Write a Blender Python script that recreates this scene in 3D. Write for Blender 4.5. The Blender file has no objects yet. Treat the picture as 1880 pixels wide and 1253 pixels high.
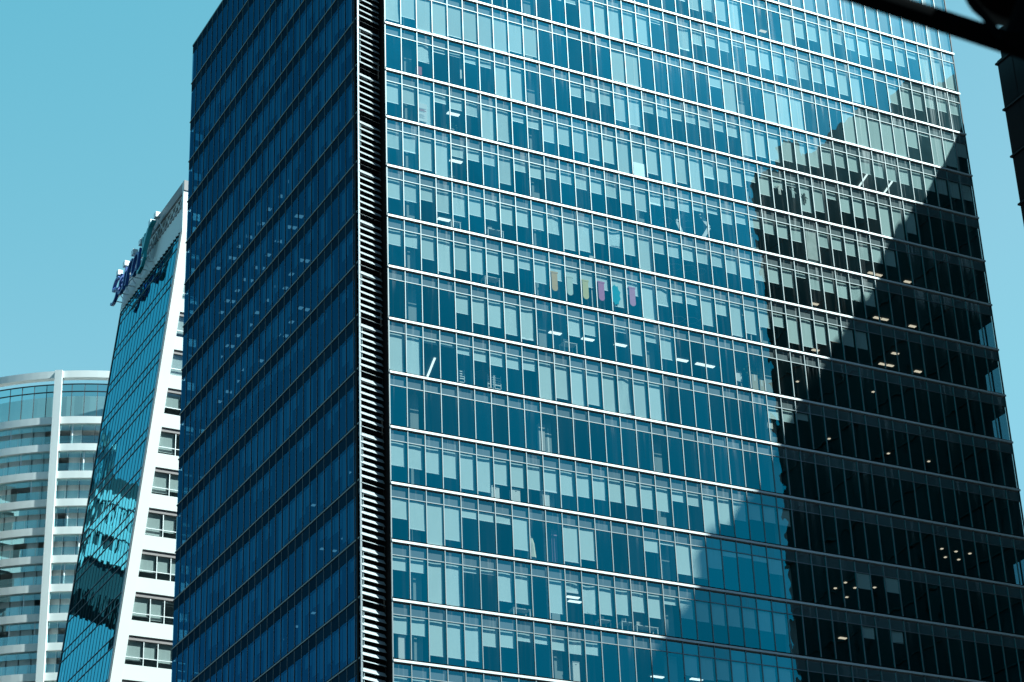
import bpy, math, random
from mathutils import Vector, Matrix
random.seed(7)
SC = bpy.context.scene
COL = SC.collection
# ------------------------------------------------------------------ camera
ZC = 1.7                                   # eye height above the ground
F_PX = 4054.7                              # focal length in pixels of the 1880 px wide photograph
CR = Vector((0.88821234, -0.45797775, -0.03654051))
CU = Vector((-0.17762291, -0.41565627, 0.89200895))
CF = Vector((0.42370855, 0.78580293, 0.45053838))
cam_d = bpy.data.cameras.new('camera')
cam = bpy.data.objects.new('camera', cam_d); COL.objects.link(cam)
m = Matrix.Identity(4)
for i in range(3):
    m[i][0] = CR[i]; m[i][1] = CU[i]; m[i][2] = -CF[i]
m[2][3] = ZC
cam.matrix_world = m
cam_d.sensor_fit = 'HORIZONTAL'; cam_d.sensor_width = 36.0
cam_d.lens = F_PX / 1880.0 * 36.0
cam_d.clip_start = 0.2; cam_d.clip_end = 6000
cam_d.dof.use_dof = True; cam_d.dof.focus_distance = 165.0; cam_d.dof.aperture_fstop = 3.2
SC.camera = cam
# ------------------------------------------------------------------ sky and sun
SUN = Vector((1.03, -1.0, 1.73)).normalized()
sun_el = math.asin(SUN.z); sun_az = math.atan2(SUN.x, SUN.y)
W = bpy.data.worlds.new('World'); SC.world = W; W.use_nodes = True
nt = W.node_tree; nt.nodes.clear()
out = nt.nodes.new('ShaderNodeOutputWorld'); bg = nt.nodes.new('ShaderNodeBackground')
sky = nt.nodes.new('ShaderNodeTexSky'); sky.sky_type = 'NISHITA'; sky.sun_disc = False
sky.sun_elevation = sun_el; sky.sun_rotation = sun_az
sky.altitude = 300; sky.air_density = 1.2; sky.dust_density = 1.5; sky.ozone_density = 1.0
# the photograph's cool, contrasty colour rendering of the sky: gain and lift per channel
gain = nt.nodes.new('ShaderNodeVectorMath'); gain.operation = 'MULTIPLY_ADD'
gain.inputs[1].default_value = (1.613, 0.953, 0.66); gain.inputs[2].default_value = (-1.173, 0.704, 1.183)
floor_ = nt.nodes.new('ShaderNodeVectorMath'); floor_.operation = 'MAXIMUM'; floor_.inputs[1].default_value = (0.05, 0.3, 0.8)
ceil_ = nt.nodes.new('ShaderNodeVectorMath'); ceil_.operation = 'MINIMUM'; ceil_.inputs[1].default_value = (1.3, 3.1, 5.4)
nt.links.new(sky.outputs[0], gain.inputs[0]); nt.links.new(gain.outputs[0], floor_.inputs[0])
nt.links.new(floor_.outputs[0], ceil_.inputs[0])
# sky behind the camera and overhead dimmed by direction, to deepen the facade's shade
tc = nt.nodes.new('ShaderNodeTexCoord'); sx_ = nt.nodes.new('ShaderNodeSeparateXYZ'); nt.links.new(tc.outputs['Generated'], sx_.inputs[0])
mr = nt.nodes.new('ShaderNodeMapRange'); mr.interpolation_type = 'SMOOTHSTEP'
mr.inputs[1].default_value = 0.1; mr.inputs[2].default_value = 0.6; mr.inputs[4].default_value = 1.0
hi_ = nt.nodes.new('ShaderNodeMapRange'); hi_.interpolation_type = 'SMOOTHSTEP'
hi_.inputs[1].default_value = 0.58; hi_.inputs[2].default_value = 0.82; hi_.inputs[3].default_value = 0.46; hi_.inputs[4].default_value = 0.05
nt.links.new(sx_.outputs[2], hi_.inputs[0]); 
lo_ = nt.nodes.new('ShaderNodeMapRange'); lo_.interpolation_type = 'SMOOTHSTEP'      # added dimming low in the sky, also to deepen that shade
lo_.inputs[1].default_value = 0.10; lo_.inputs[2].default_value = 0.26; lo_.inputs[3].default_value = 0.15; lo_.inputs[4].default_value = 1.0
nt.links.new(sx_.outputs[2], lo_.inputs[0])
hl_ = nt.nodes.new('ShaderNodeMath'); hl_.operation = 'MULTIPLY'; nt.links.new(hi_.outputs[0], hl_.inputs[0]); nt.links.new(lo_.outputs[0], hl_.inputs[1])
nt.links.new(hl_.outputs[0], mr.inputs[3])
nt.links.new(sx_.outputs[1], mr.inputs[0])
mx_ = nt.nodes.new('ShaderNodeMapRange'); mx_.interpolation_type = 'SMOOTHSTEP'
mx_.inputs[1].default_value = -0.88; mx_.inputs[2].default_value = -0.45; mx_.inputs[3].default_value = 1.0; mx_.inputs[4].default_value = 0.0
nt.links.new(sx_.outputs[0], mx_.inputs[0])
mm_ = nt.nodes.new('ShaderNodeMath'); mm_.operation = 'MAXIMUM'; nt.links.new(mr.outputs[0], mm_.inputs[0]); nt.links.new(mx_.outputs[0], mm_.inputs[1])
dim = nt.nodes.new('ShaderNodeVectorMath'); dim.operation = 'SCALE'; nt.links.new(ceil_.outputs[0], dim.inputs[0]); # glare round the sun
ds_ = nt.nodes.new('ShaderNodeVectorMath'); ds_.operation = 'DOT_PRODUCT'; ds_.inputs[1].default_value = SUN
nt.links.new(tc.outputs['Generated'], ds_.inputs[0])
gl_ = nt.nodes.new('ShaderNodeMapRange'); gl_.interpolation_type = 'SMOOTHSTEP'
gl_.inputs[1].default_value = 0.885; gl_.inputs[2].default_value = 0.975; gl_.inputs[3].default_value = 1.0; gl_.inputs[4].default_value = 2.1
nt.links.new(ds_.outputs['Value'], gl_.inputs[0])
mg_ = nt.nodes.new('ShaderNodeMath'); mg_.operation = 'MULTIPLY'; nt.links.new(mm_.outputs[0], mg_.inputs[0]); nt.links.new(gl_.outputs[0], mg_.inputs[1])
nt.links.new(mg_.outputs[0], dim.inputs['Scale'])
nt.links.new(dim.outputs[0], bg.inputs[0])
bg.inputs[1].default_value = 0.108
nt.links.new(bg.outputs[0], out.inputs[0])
sd = bpy.data.lights.new('sun', 'SUN'); so = bpy.data.objects.new('sun', sd); COL.objects.link(so)
sd.energy = 5.0; sd.angle = math.radians(0.5); sd.color = (0.84, 1.0, 0.97)
so.rotation_euler = (-SUN).to_track_quat('-Z', 'Y').to_euler(); so.location = (200, -200, 300)
vs = SC.view_settings
vs.view_transform = 'Standard'; vs.look = 'None'; vs.gamma = 1.0; vs.exposure = 0.95
cy = SC.cycles
cy.max_bounces = 7; cy.diffuse_bounces = 2; cy.glossy_bounces = 3; cy.transmission_bounces = 4; cy.transparent_max_bounces = 12
cy.caustics_reflective = False; cy.caustics_refractive = False; cy.sample_clamp_indirect = 4.0
try:
    cy.use_denoising = True; cy.denoiser = 'OPENIMAGEDENOISE'
except Exception: pass

# ------------------------------------------------------------------ materials
def newmat(name):
    M = bpy.data.materials.new(name); M.use_nodes = True
    M.node_tree.nodes.clear()
    return M, M.node_tree
def nd(t, typ, **kw):
    n = t.nodes.new(typ)
    for k, v in kw.items(): setattr(n, k, v)
    return n
def math_n(t, op, a, b=None, c=None):
    n = nd(t, 'ShaderNodeMath', operation=op)
    for i, v in enumerate((a, b, c)):
        if v is None: continue
        if isinstance(v, (int, float)): n.inputs[i].default_value = v
        else: t.links.new(v, n.inputs[i])
    return n.outputs[0]
def mixc(t, fac, a, b, blend='MIX'):
    n = nd(t, 'ShaderNodeMix', data_type='RGBA', blend_type=blend)
    for i, v in ((0, fac), (6, a), (7, b)):
        if isinstance(v, (int, float)): n.inputs[i].default_value = v
        elif isinstance(v, tuple): n.inputs[i].default_value = v if len(v) == 4 else v + (1,)
        else: t.links.new(v, n.inputs[i])
    return n.outputs[2]
def pos_scaled(t, sx, sy, sz):
    g = nd(t, 'ShaderNodeNewGeometry'); v = nd(t, 'ShaderNodeVectorMath', operation='MULTIPLY')
    v.inputs[1].default_value = (sx, sy, sz); t.links.new(g.outputs['Position'], v.inputs[0])
    return v.outputs[0]
def noise(t, vec, scale, detail=3, rough=0.55):
    n = nd(t, 'ShaderNodeTexNoise'); n.inputs['Scale'].default_value = scale
    n.inputs['Detail'].default_value = detail; n.inputs['Roughness'].default_value = rough
    t.links.new(vec, n.inputs['Vector']); return n.outputs['Fac']
def ramp(t, fac, p0, p1, v0=0.0, v1=1.0):
    n = nd(t, 'ShaderNodeMapRange'); n.interpolation_type = 'SMOOTHSTEP'
    n.inputs[1].default_value = p0; n.inputs[2].default_value = p1; n.inputs[3].default_value = v0; n.inputs[4].default_value = v1
    t.links.new(fac, n.inputs[0]); return n.outputs[0]
def paint(name, col, rough=0.5, var=0.12, scale=0.6, spec=0.5, metal=0.0, stretch=(1, 1, 1), island=0.0):
    M, t = newmat(name)
    o = nd(t, 'ShaderNodeOutputMaterial'); b = nd(t, 'ShaderNodeBsdfPrincipled')
    f = noise(t, pos_scaled(t, *stretch), scale, 4)
    lo = tuple(c * (1 - var) for c in col); hi = tuple(min(1, c * (1 + var)) for c in col)
    c = mixc(t, f, lo, hi)
    if island:
        g = nd(t, 'ShaderNodeNewGeometry')
        k = ramp(t, g.outputs['Random Per Island'], 0, 1, 1 - island, 1 + island * 0.4)
        c = mixc(t, 1.0, c, k, 'MULTIPLY')
    t.links.new(c, b.inputs['Base Color'])
    b.inputs['Roughness'].default_value = rough; b.inputs['Metallic'].default_value = metal
    b.inputs['Specular IOR Level'].default_value = spec
    t.links.new(b.outputs[0], o.inputs[0]); return M
def emit(name, col, s):
    M, t = newmat(name); o = nd(t, 'ShaderNodeOutputMaterial'); e = nd(t, 'ShaderNodeEmission')
    e.inputs[0].default_value = col + (1,); e.inputs[1].default_value = s
    t.links.new(e.outputs[0], o.inputs[0]); return M
def glass(name, trans, refl, fac, bump=0.0, dirt=0.0, z0=0.0, haze=0.0, edge=0.35, cell=False):
    """coated architectural glass: tinted see-through layer, tinted mirror layer, dust film with rain streaks, optional painted-in haze"""
    M, t = newmat(name); o = nd(t, 'ShaderNodeOutputMaterial')
    tr = nd(t, 'ShaderNodeBsdfTransparent'); tr.inputs[0].default_value = trans + (1,)
    gl = nd(t, 'ShaderNodeBsdfGlossy'); gl.inputs[0].default_value = refl + (1,); gl.inputs['Roughness'].default_value = 0.0
    if cell:                                  # every sealed unit has its own batch of coating
        fl = nd(t, 'ShaderNodeVectorMath', operation='FLOOR'); ad = nd(t, 'ShaderNodeVectorMath', operation='ADD')
        ad.inputs[1].default_value = (-55.20 / 1.25667, 0, -(Z0 - 400.0) / 4.0)
        t.links.new(pos_scaled(t, 1 / 1.25667, 0, 0.25), ad.inputs[0]); t.links.new(ad.outputs[0], fl.inputs[0])
        wn = nd(t, 'ShaderNodeTexWhiteNoise', noise_dimensions='3D'); t.links.new(fl.outputs[0], wn.inputs['Vector'])
        t.links.new(mixc(t, 1.0, refl, ramp(t, wn.outputs[0], 0, 1, 0.78, 1.04), 'MULTIPLY'), gl.inputs[0])
    if bump:
        bp = nd(t, 'ShaderNodeBump'); bp.inputs['Strength'].default_value = 1.0; bp.inputs['Distance'].default_value = bump
        t.links.new(noise(t, pos_scaled(t, 1, 1, 0.7), 0.9, 1.0, 0.4), bp.inputs['Height'])
        t.links.new(bp.outputs[0], gl.inputs['Normal'])
    lw = nd(t, 'ShaderNodeFresnel'); lw.inputs[0].default_value = 1.5
    f = math_n(t, 'MULTIPLY_ADD', lw.outputs[0], edge, fac)
    mx = nd(t, 'ShaderNodeMixShader'); t.links.new(f, mx.inputs[0])
    t.links.new(tr.outputs[0], mx.inputs[1]); t.links.new(gl.outputs[0], mx.inputs[2])
    sh = mx.outputs[0]
    if dirt:
        g = nd(t, 'ShaderNodeNewGeometry'); sp = nd(t, 'ShaderNodeSeparateXYZ'); t.links.new(g.outputs['Position'], sp.inputs[0])
        d = math_n(t, 'FRACT', math_n(t, 'DIVIDE', math_n(t, 'SUBTRACT', z0 + 400.0, sp.outputs[2]), 4.0))   # 0 under a ledge .. 1 at the next
        fade = ramp(t, d, 0.02, 0.55, 1.0, 0.08)
        s1 = ramp(t, noise(t, pos_scaled(t, 2.1, 0, 0.09), 1.0, 3, 0.65), 0.53, 0.66)
        s2 = ramp(t, noise(t, pos_scaled(t, 0.55, 0, 0.03), 1.0, 3, 0.6), 0.44, 0.72)
        up = ramp(t, sp.outputs[2], z0 - 42.0, z0 + 14.0, 0.25, 1.0)
        rt = ramp(t, sp.outputs[0], 60.0, 108.0, 0.55, 1.0)
        st = math_n(t, 'MULTIPLY', math_n(t, 'MULTIPLY', s1, fade), math_n(t, 'MULTIPLY', up, rt))
        # long runs of dried water on the upper storeys
        s3 = ramp(t, noise(t, pos_scaled(t, 1.1, 0, 0.012), 1.0, 6, 0.70), 0.56, 0.70)
        lg = math_n(t, 'MULTIPLY', math_n(t, 'MULTIPLY', s3, ramp(t, sp.outputs[2], z0 - 14.0, z0 + 14.0, 0.0, 1.0)), ramp(t, sp.outputs[0], 62.0, 104.0, 0.15, 0.8))
        al = math_n(t, 'ADD', math_n(t, 'MULTIPLY', st, dirt), math_n(t, 'MULTIPLY', lg, dirt * 1.5))
        al = math_n(t, 'ADD', al, math_n(t, 'MULTIPLY', s2, 0.012 * dirt))
        df = nd(t, 'ShaderNodeBsdfDiffuse'); df.inputs[0].default_value = (0.62, 0.66, 0.66, 1)
        m2 = nd(t, 'ShaderNodeMixShader'); t.links.new(al, m2.inputs[0]); t.links.new(sh, m2.inputs[1]); t.links.new(df.outputs[0], m2.inputs[2])
        sh = m2.outputs[0]
        if haze:
            gh = nd(t, 'ShaderNodeBsdfGlossy'); gh.inputs[0].default_value = (0.34, 0.82, 1.0, 1); gh.inputs['Roughness'].default_value = 0.42
            n4 = ramp(t, noise(t, pos_scaled(t, 0.12, 0, 0.10), 1.0, 4, 0.6), 0.3, 0.7, 0.4, 1.3)
            m3 = nd(t, 'ShaderNodeMixShader')
            hz = math_n(t, 'MULTIPLY', ramp(t, sp.outputs[2], z0 - 22.0, z0 + 16.0, 0.02, 1.0), ramp(t, sp.outputs[0], 64.0, 104.0, 0.12, 1.0))  # milky sheen put in by position, strongest at the upper right
            t.links.new(math_n(t, 'MULTIPLY', math_n(t, 'MULTIPLY', n4, haze), hz), m3.inputs[0]); t.links.new(sh, m3.inputs[1]); t.links.new(gh.outputs[0], m3.inputs[2])
            sh = m3.outputs[0]
    t.links.new(sh, o.inputs[0]); return M

Z0 = 92.544 + ZC                            # height of ledge number 0 of the glass tower
M = {}
M['facade_glass'] = glass('facade_glass', (0.92, 1.0, 0.99), (0.012, 0.97, 1.0), 0.33, bump=0.008, dirt=0.62, z0=Z0, haze=0.022, cell=True, edge=0.2)
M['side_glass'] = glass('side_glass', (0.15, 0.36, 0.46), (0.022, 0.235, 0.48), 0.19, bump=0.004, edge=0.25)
M['white_metal'] = paint('white_metal', (0.74, 0.77, 0.78), 0.50, 0.11, 0.9, 0.5, 0.35)
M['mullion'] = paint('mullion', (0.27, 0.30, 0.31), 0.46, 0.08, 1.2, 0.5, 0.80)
M['dark_mullion'] = paint('dark_mullion', (0.03, 0.034, 0.04), 0.4, 0.1)
M['recess_shade'] = paint('recess_shade', (0.008, 0.009, 0.010), 0.8, 0.1, 1.0, 0.1)  # near-black that puts shade into the ledge recesses and the louvre slot
M['spandrel'] = paint('spandrel', (0.20, 0.215, 0.235), 0.6, 0.10, 0.25, island=0.18)
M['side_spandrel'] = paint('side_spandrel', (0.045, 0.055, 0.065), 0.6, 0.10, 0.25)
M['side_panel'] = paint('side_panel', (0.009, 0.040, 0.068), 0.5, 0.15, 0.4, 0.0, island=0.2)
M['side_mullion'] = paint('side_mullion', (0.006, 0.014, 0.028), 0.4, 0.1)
M['parapet'] = paint('parapet', (0.22, 0.25, 0.28), 0.6, 0.12, 0.2, island=0.15)
M['blind'] = paint('blind', (0.82, 0.97, 0.95), 0.8, 0.05, 0.8, 0.1, island=0.12)
M['ceiling'] = paint('ceiling', (0.11, 0.12, 0.12), 0.8, 0.08, 0.4, 0.1)
M['core'] = paint('core', (0.06, 0.065, 0.07), 0.8, 0.2, 0.15, 0.1)
M['louvre'] = paint('louvre', (0.42, 0.46, 0.48), 0.35, 0.06, 1.0)
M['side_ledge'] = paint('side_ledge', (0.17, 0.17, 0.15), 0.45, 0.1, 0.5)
M['concrete'] = paint('concrete', (0.20, 0.21, 0.22), 0.8, 0.2, 0.2)
M['lamp_warm'] = emit('lamp_warm', (1.0, 0.86, 0.66), 0.5)
M['lamp_white'] = emit('lamp_white', (0.80, 1.0, 0.98), 0.9)
M['lamp_dim'] = emit('lamp_dim', (0.55, 0.85, 1.0), 0.30)
M['white_paint'] = paint('white_paint', (0.90, 0.91, 0.89), 0.6, 0.06, 0.12)
M['grey_trim'] = paint('grey_trim', (0.40, 0.40, 0.40), 0.5, 0.1, 0.5)
M['soffit'] = paint('soffit', (0.30, 0.26, 0.26), 0.7, 0.1, 0.5)
M['black_steel'] = paint('black_steel', (0.0025, 0.003, 0.0035), 0.9, 0.15, 3.0, 0.02)
M['dark_rim'] = paint('dark_rim', (0.02, 0.026, 0.032), 0.45, 0.1, 3.0, 0.2)
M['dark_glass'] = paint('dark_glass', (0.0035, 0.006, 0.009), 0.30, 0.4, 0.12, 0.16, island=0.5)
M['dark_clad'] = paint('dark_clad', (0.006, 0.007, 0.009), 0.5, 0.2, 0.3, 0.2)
M['dark_ledge'] = paint('dark_ledge', (0.030, 0.034, 0.038), 0.5, 0.1, 0.3, 0.2)

# ------------------------------------------------------------------ mesh helpers
class MB:
    def __init__(s): s.v = []; s.f = []; s.mi = []; s.mats = []
    def _m(s, mat):
        if mat not in s.mats: s.mats.append(mat)
        return s.mats.index(mat)
    def face(s, pts, mat):
        n = len(s.v); s.v += [tuple(p) for p in pts]; s.f.append(tuple(range(n, n + len(pts)))); s.mi.append(s._m(mat))
    def hexa(s, p, mat):
        """p: 8 corners, bottom ring 0-3 counter-clockwise from above, top ring 4-7"""
        n = len(s.v); s.v += [tuple(q) for q in p]; k = s._m(mat)
        for f in ((3, 2, 1, 0), (4, 5, 6, 7), (0, 1, 5, 4), (1, 2, 6, 5), (2, 3, 7, 6), (3, 0, 4, 7)):
            s.f.append(tuple(n + i for i in f)); s.mi.append(k)
    def box(s, x0, x1, y0, y1, z0, z1, mat):
        s.hexa([(x0, y0, z0), (x1, y0, z0), (x1, y1, z0), (x0, y1, z0), (x0, y0, z1), (x1, y0, z1), (x1, y1, z1), (x0, y1, z1)], mat)
    def bar(s, a, b, w, h, mat, up=(0, 0, 1)):
        a = Vector(a); b = Vector(b); d = (b - a).normalized(); u = Vector(up)
        r = d.cross(u)
        if r.length < 1e-4: r = d.cross(Vector((1, 0, 0)))
        r.normalize(); u = r.cross(d).normalized()
        r *= w / 2; u *= h / 2
        s.hexa([a - r - u, a + r - u, b + r - u, b - r - u, a - r + u, a + r + u, b + r + u, b - r + u], mat)
    def tube(s, pts, rad, mat, n=8):
        pts = [Vector(p) for p in pts]; k = s._m(mat); base = len(s.v)
        rr = rad if isinstance(rad, (list, tuple)) else [rad] * len(pts)
        for i, p in enumerate(pts):
            d = (pts[min(i + 1, len(pts) - 1)] - pts[max(i - 1, 0)]).normalized()
            a = d.cross(Vector((0, 0, 1)))
            if a.length < 1e-3: a = d.cross(Vector((1, 0, 0)))
            a.normalize(); b = d.cross(a)
            for j in range(n):
                t = 2 * math.pi * j / n
                s.v.append(tuple(p + (a * math.cos(t) + b * math.sin(t)) * rr[i]))
        for i in range(len(pts) - 1):
            for j in range(n):
                s.f.append((base + i * n + j, base + i * n + (j + 1) % n, base + (i + 1) * n + (j + 1) % n, base + (i + 1) * n + j)); s.mi.append(k)
        s.f.append(tuple(base + j for j in range(n))); s.mi.append(k)
        s.f.append(tuple(base + (len(pts) - 1) * n + j for j in reversed(range(n)))); s.mi.append(k)
    def mesh(s, name, base=(0, 0, 0)):
        me = bpy.data.meshes.new(name)
        me.from_pydata([(x - base[0], y - base[1], z - base[2]) for x, y, z in s.v], [], s.f)
        for mt in s.mats: me.materials.append(M[mt])
        me.polygons.foreach_set('material_index', s.mi); me.update()
        return me
def link(name, me, parent=None, loc=(0, 0, 0), **props):
    o = bpy.data.objects.new(name, me); COL.objects.link(o); o.location = loc
    if parent is not None: o.parent = parent
    for k, v in props.items(): o[k] = v
    return o
def thing(name, label, cat, loc, group=None):
    o = bpy.data.objects.new(name, None); COL.objects.link(o); o.location = loc; o.empty_display_size = 0.3
    o['label'] = label; o['category'] = cat
    if group: o['group'] = group
    return o
def part(name, mb, parent, **props):
    return link(name, mb.mesh(name, tuple(parent.location)), parent, **props)
def solo(name, mb, label, cat, loc, group=None):
    o = link(name, mb.mesh(name, loc), None, loc, label=label, category=cat)
    if group: o['group'] = group
    return o
def ray(x, y):
    """direction in the place of a pixel of the photograph, used to survey where things stand"""
    return CR * ((x - 940) / F_PX) + CU * (-(y - 626.5) / F_PX) + CF
def proj(p):
    q = Vector(p) - Vector((0, 0, ZC)); d = q.dot(CF)
    return 940 + F_PX * q.dot(CR) / d, 626.5 - F_PX * q.dot(CU) / d, d

# ------------------------------------------------------------------ ground
g = MB(); g.face([(-3000, -3000, 0), (3000, -3000, 0), (3000, 3000, 0), (-3000, 3000, 0)], 'asphalt')
M['asphalt'] = paint('asphalt', (0.026, 0.028, 0.026), 0.9, 0.2, 0.02)
link('ground', g.mesh('ground'), None, kind='structure')

# ------------------------------------------------------------------ the glass office tower
AX, AY, AW = 55.20, 119.68, 52.78           # left end, plane and width of the sunlit facade
QX, QY, QL = 53.155, 119.93, 35.95          # corner and length of the shaded side
NB = 42; BW = AW / NB
def LV(k): return Z0 - 4.0 * k
R0, R1 = -3, 14                             # storeys with windows
SIDE = [0.0, 0.96] + [0.96 + 1.25 * i for i in range(1, 28)] + [QL]
tower = thing('office_tower', 'tall dark blue glass office tower with white ledges and a diagonal shadow across its face', 'office tower', (QX + 27, QY + 18, 0))
XR = AX + AW; YB = QY + QL
ROOF = LV(-5)
BL = {  # how far each blind is drawn, tenths, a = fully down; one string per storey, one sign per bay
 -3: '00a0a4053a004a0500425768a000a66a4566562aa9', -2: '0a50050060022aaa99107444166776668900666444',
 -1: '97aa99aa9900000aa000003a00aaa000aaaaa61a95', 0: '0051122aa000444883333334988777555555555555',
 1: '65a234a92366788aa8a9a5553631872565aa755555', 2: '559a3338343344456333224334''44a4455555555555',
 3: '5546655555598556a4444455555144555555555555', 4: '4469776536444484a5338498548865554444444444',
 5: '000057788005401726000000000000000000000000', 6: 'aa1123333a9a9aaaa0000000332000000000000000',
 7: '000000000000000000000000000000000000000000', 8: '6667996666666666633a7544444444444444444444',
 9: '57a82228009800031885111444''4444444444444444', 10: '33aa11770827765623466663333333333333333333',
 11: '448884422333000005655555555555555555555555', 12: '44a900233480066a44466655555555555555555555',
 13: '559944223330aa0004565555555555555555555555',
}
assert all(len(v) == NB for v in BL.values()), [(k, len(v)) for k, v in BL.items()]
WEDGE = {1: 37, 2: 35, 3: 33, 4: 32, 5: 30, 6: 28, 7: 27, 8: 25, 9: 24, 10: 23, 11: 21, 12: 19, 13: 18}    # blinds left out past this bay, to darken the shadow wedge
def drop(r, i):
    c = BL[r][i]
    if i >= WEDGE.get(r, 99) and not (r in (9, 10) and 27 < i < 33 and i % 2): c = '0'
    if r in (11, 12, 10) and 17 <= i < 24: c = '5'
    if c == '0': return 0.0
    f = 1.0 if c == 'a' else int(c) / 10.0
    h = math.sin(r * 91.7 + i * 47.3) * 43758.5; h -= math.floor(h)
    return max(0.06, min(1.0, f + (h - 0.5) * 0.06))
FLUSH = {-1: 1, 9: 1}                        # storeys whose blinds hang close to the glass
TR = 1.03                                    # transom below the ledge line
WT = -TR; WB = -4.0 + 0.12                   # window head and foot, from the ledge line
WH = WT - WB
# --- windows: frame (mullion + transom), pane, roller blind
def frame_mb(m, x, z, w, zt, zb, last=False):
    y = AY
    m.box(x - 0.027, x + 0.027, y - 0.05, y + 0.06, zb, z - 0.15, 'mullion')
    m.box(x + 0.027, x + w - 0.027, y - 0.035, y + 0.06, zt - 0.02, zt + 0.03, 'mullion')
def jit(r, i, s):
    h = math.sin(r * 12.9898 + i * 78.233 + s * 37.719) * 43758.5453
    return (h - math.floor(h)) * 2 - 1
def pane_mb(m, x, w, zt, zb, r, i):
    a, b = 0.0016 * jit(r, i, 1), 0.0016 * jit(r, i, 2)
    y = AY + 0.004
    # each sealed unit sits a touch out of plane, so its reflection breaks at the joint
    m.face([(x + 0.03, y - a - b, zb), (x + w - 0.03, y + a - b, zb), (x + w - 0.03, y + a + b, zt - 0.03), (x + 0.03, y - a + b, zt - 0.03)], 'facade_glass')
    m.face([(x + 0.03, y - a - b, zt + 0.035), (x + w - 0.03, y + a - b, zt + 0.035), (x + w - 0.03, y + a + b, zt + 0.75), (x + 0.03, y - a + b, zt + 0.75)], 'facade_glass')
def blind_mb(m, x, w, zt, r, i, f):
    if f <= 0: return
    d = 0.06 if FLUSH.get(r) else 0.15
    xa, xb = (x + 0.05, x + w - 0.04) if d < 0.1 else (x + 0.12, x + 0.12 + w * 0.80)
    zz = zt - 0.03
    y = AY + d
    L = (zz - (zt - WH + 0.03)) * f
    n = 5; cr = 0.02 * jit(r, i, 5); wav = 0.012 * jit(r, i, 6)
    if abs(jit(r, i, 9)) > 0.93: cr *= 6; wav *= 5
    k = m._m('blind'); base = len(m.v)
    for a in range(n + 1):
        t = a / n
        for c in range(4):
            u = c / 3
            m.v.append((xa + (xb - xa) * u, y + wav * math.sin(3 * t + 4 * u), zz - L * t - cr * u * t))
    for a in range(n):
        for c in range(3):
            p = base + a * 4 + c
            m.f.append((p + 4, p + 5, p + 1, p)); m.mi.append(k)
    m.box(xa, xb, y - 0.015, y + 0.015, zz - L - 0.03 - max(cr, 0), zz - L + 0.005, 'white_metal')
cells = []
for r in range(R0, R1):
    for i in range(NB):
        x, y, d = proj((AX + (i + 0.5) * BW, AY, LV(r) - 2.4))
        seen = -5 < x < 1870 and 5 < y < 1225
        cells.append(((0 if seen else 1, d), r, i))
cells.sort()
chosen = set((r, i) for _, r, i in cells[:100])
rest_f, rest_p, rest_b = MB(), MB(), MB()
for r in range(R0, R1):
    for i in range(NB):
        x = AX + i * BW; z = LV(r); zt = z + WT; zb = z + WB
        if (r, i) in chosen:
            fm, pm, bm = MB(), MB(), MB()
            frame_mb(fm, x, z, BW, zt, zb); pane_mb(pm, x, BW, zt, zb, r, i)
            base = (x, AY, zb); tl = tower.location
            w = link('window', fm.mesh('window', base), tower, (base[0] - tl[0], base[1] - tl[1], base[2] - tl[2]))
            link('pane', pm.mesh('pane', base), w)
            f = drop(r, i)
            if f > 0:
                blind_mb(bm, x, BW, zt, r, i, f); link('roller_blind', bm.mesh('roller_blind', base), w)
        else:
            frame_mb(rest_f, x, z, BW, zt, zb); pane_mb(rest_p, x, BW, zt, zb, r, i); blind_mb(rest_b, x, BW, zt, r, i, drop(r, i))
rw = part('window', rest_f, tower, kind='stuff')
tl = tower.location
link('pane', rest_p.mesh('pane', tuple(tl)), rw, kind='stuff')
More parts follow.
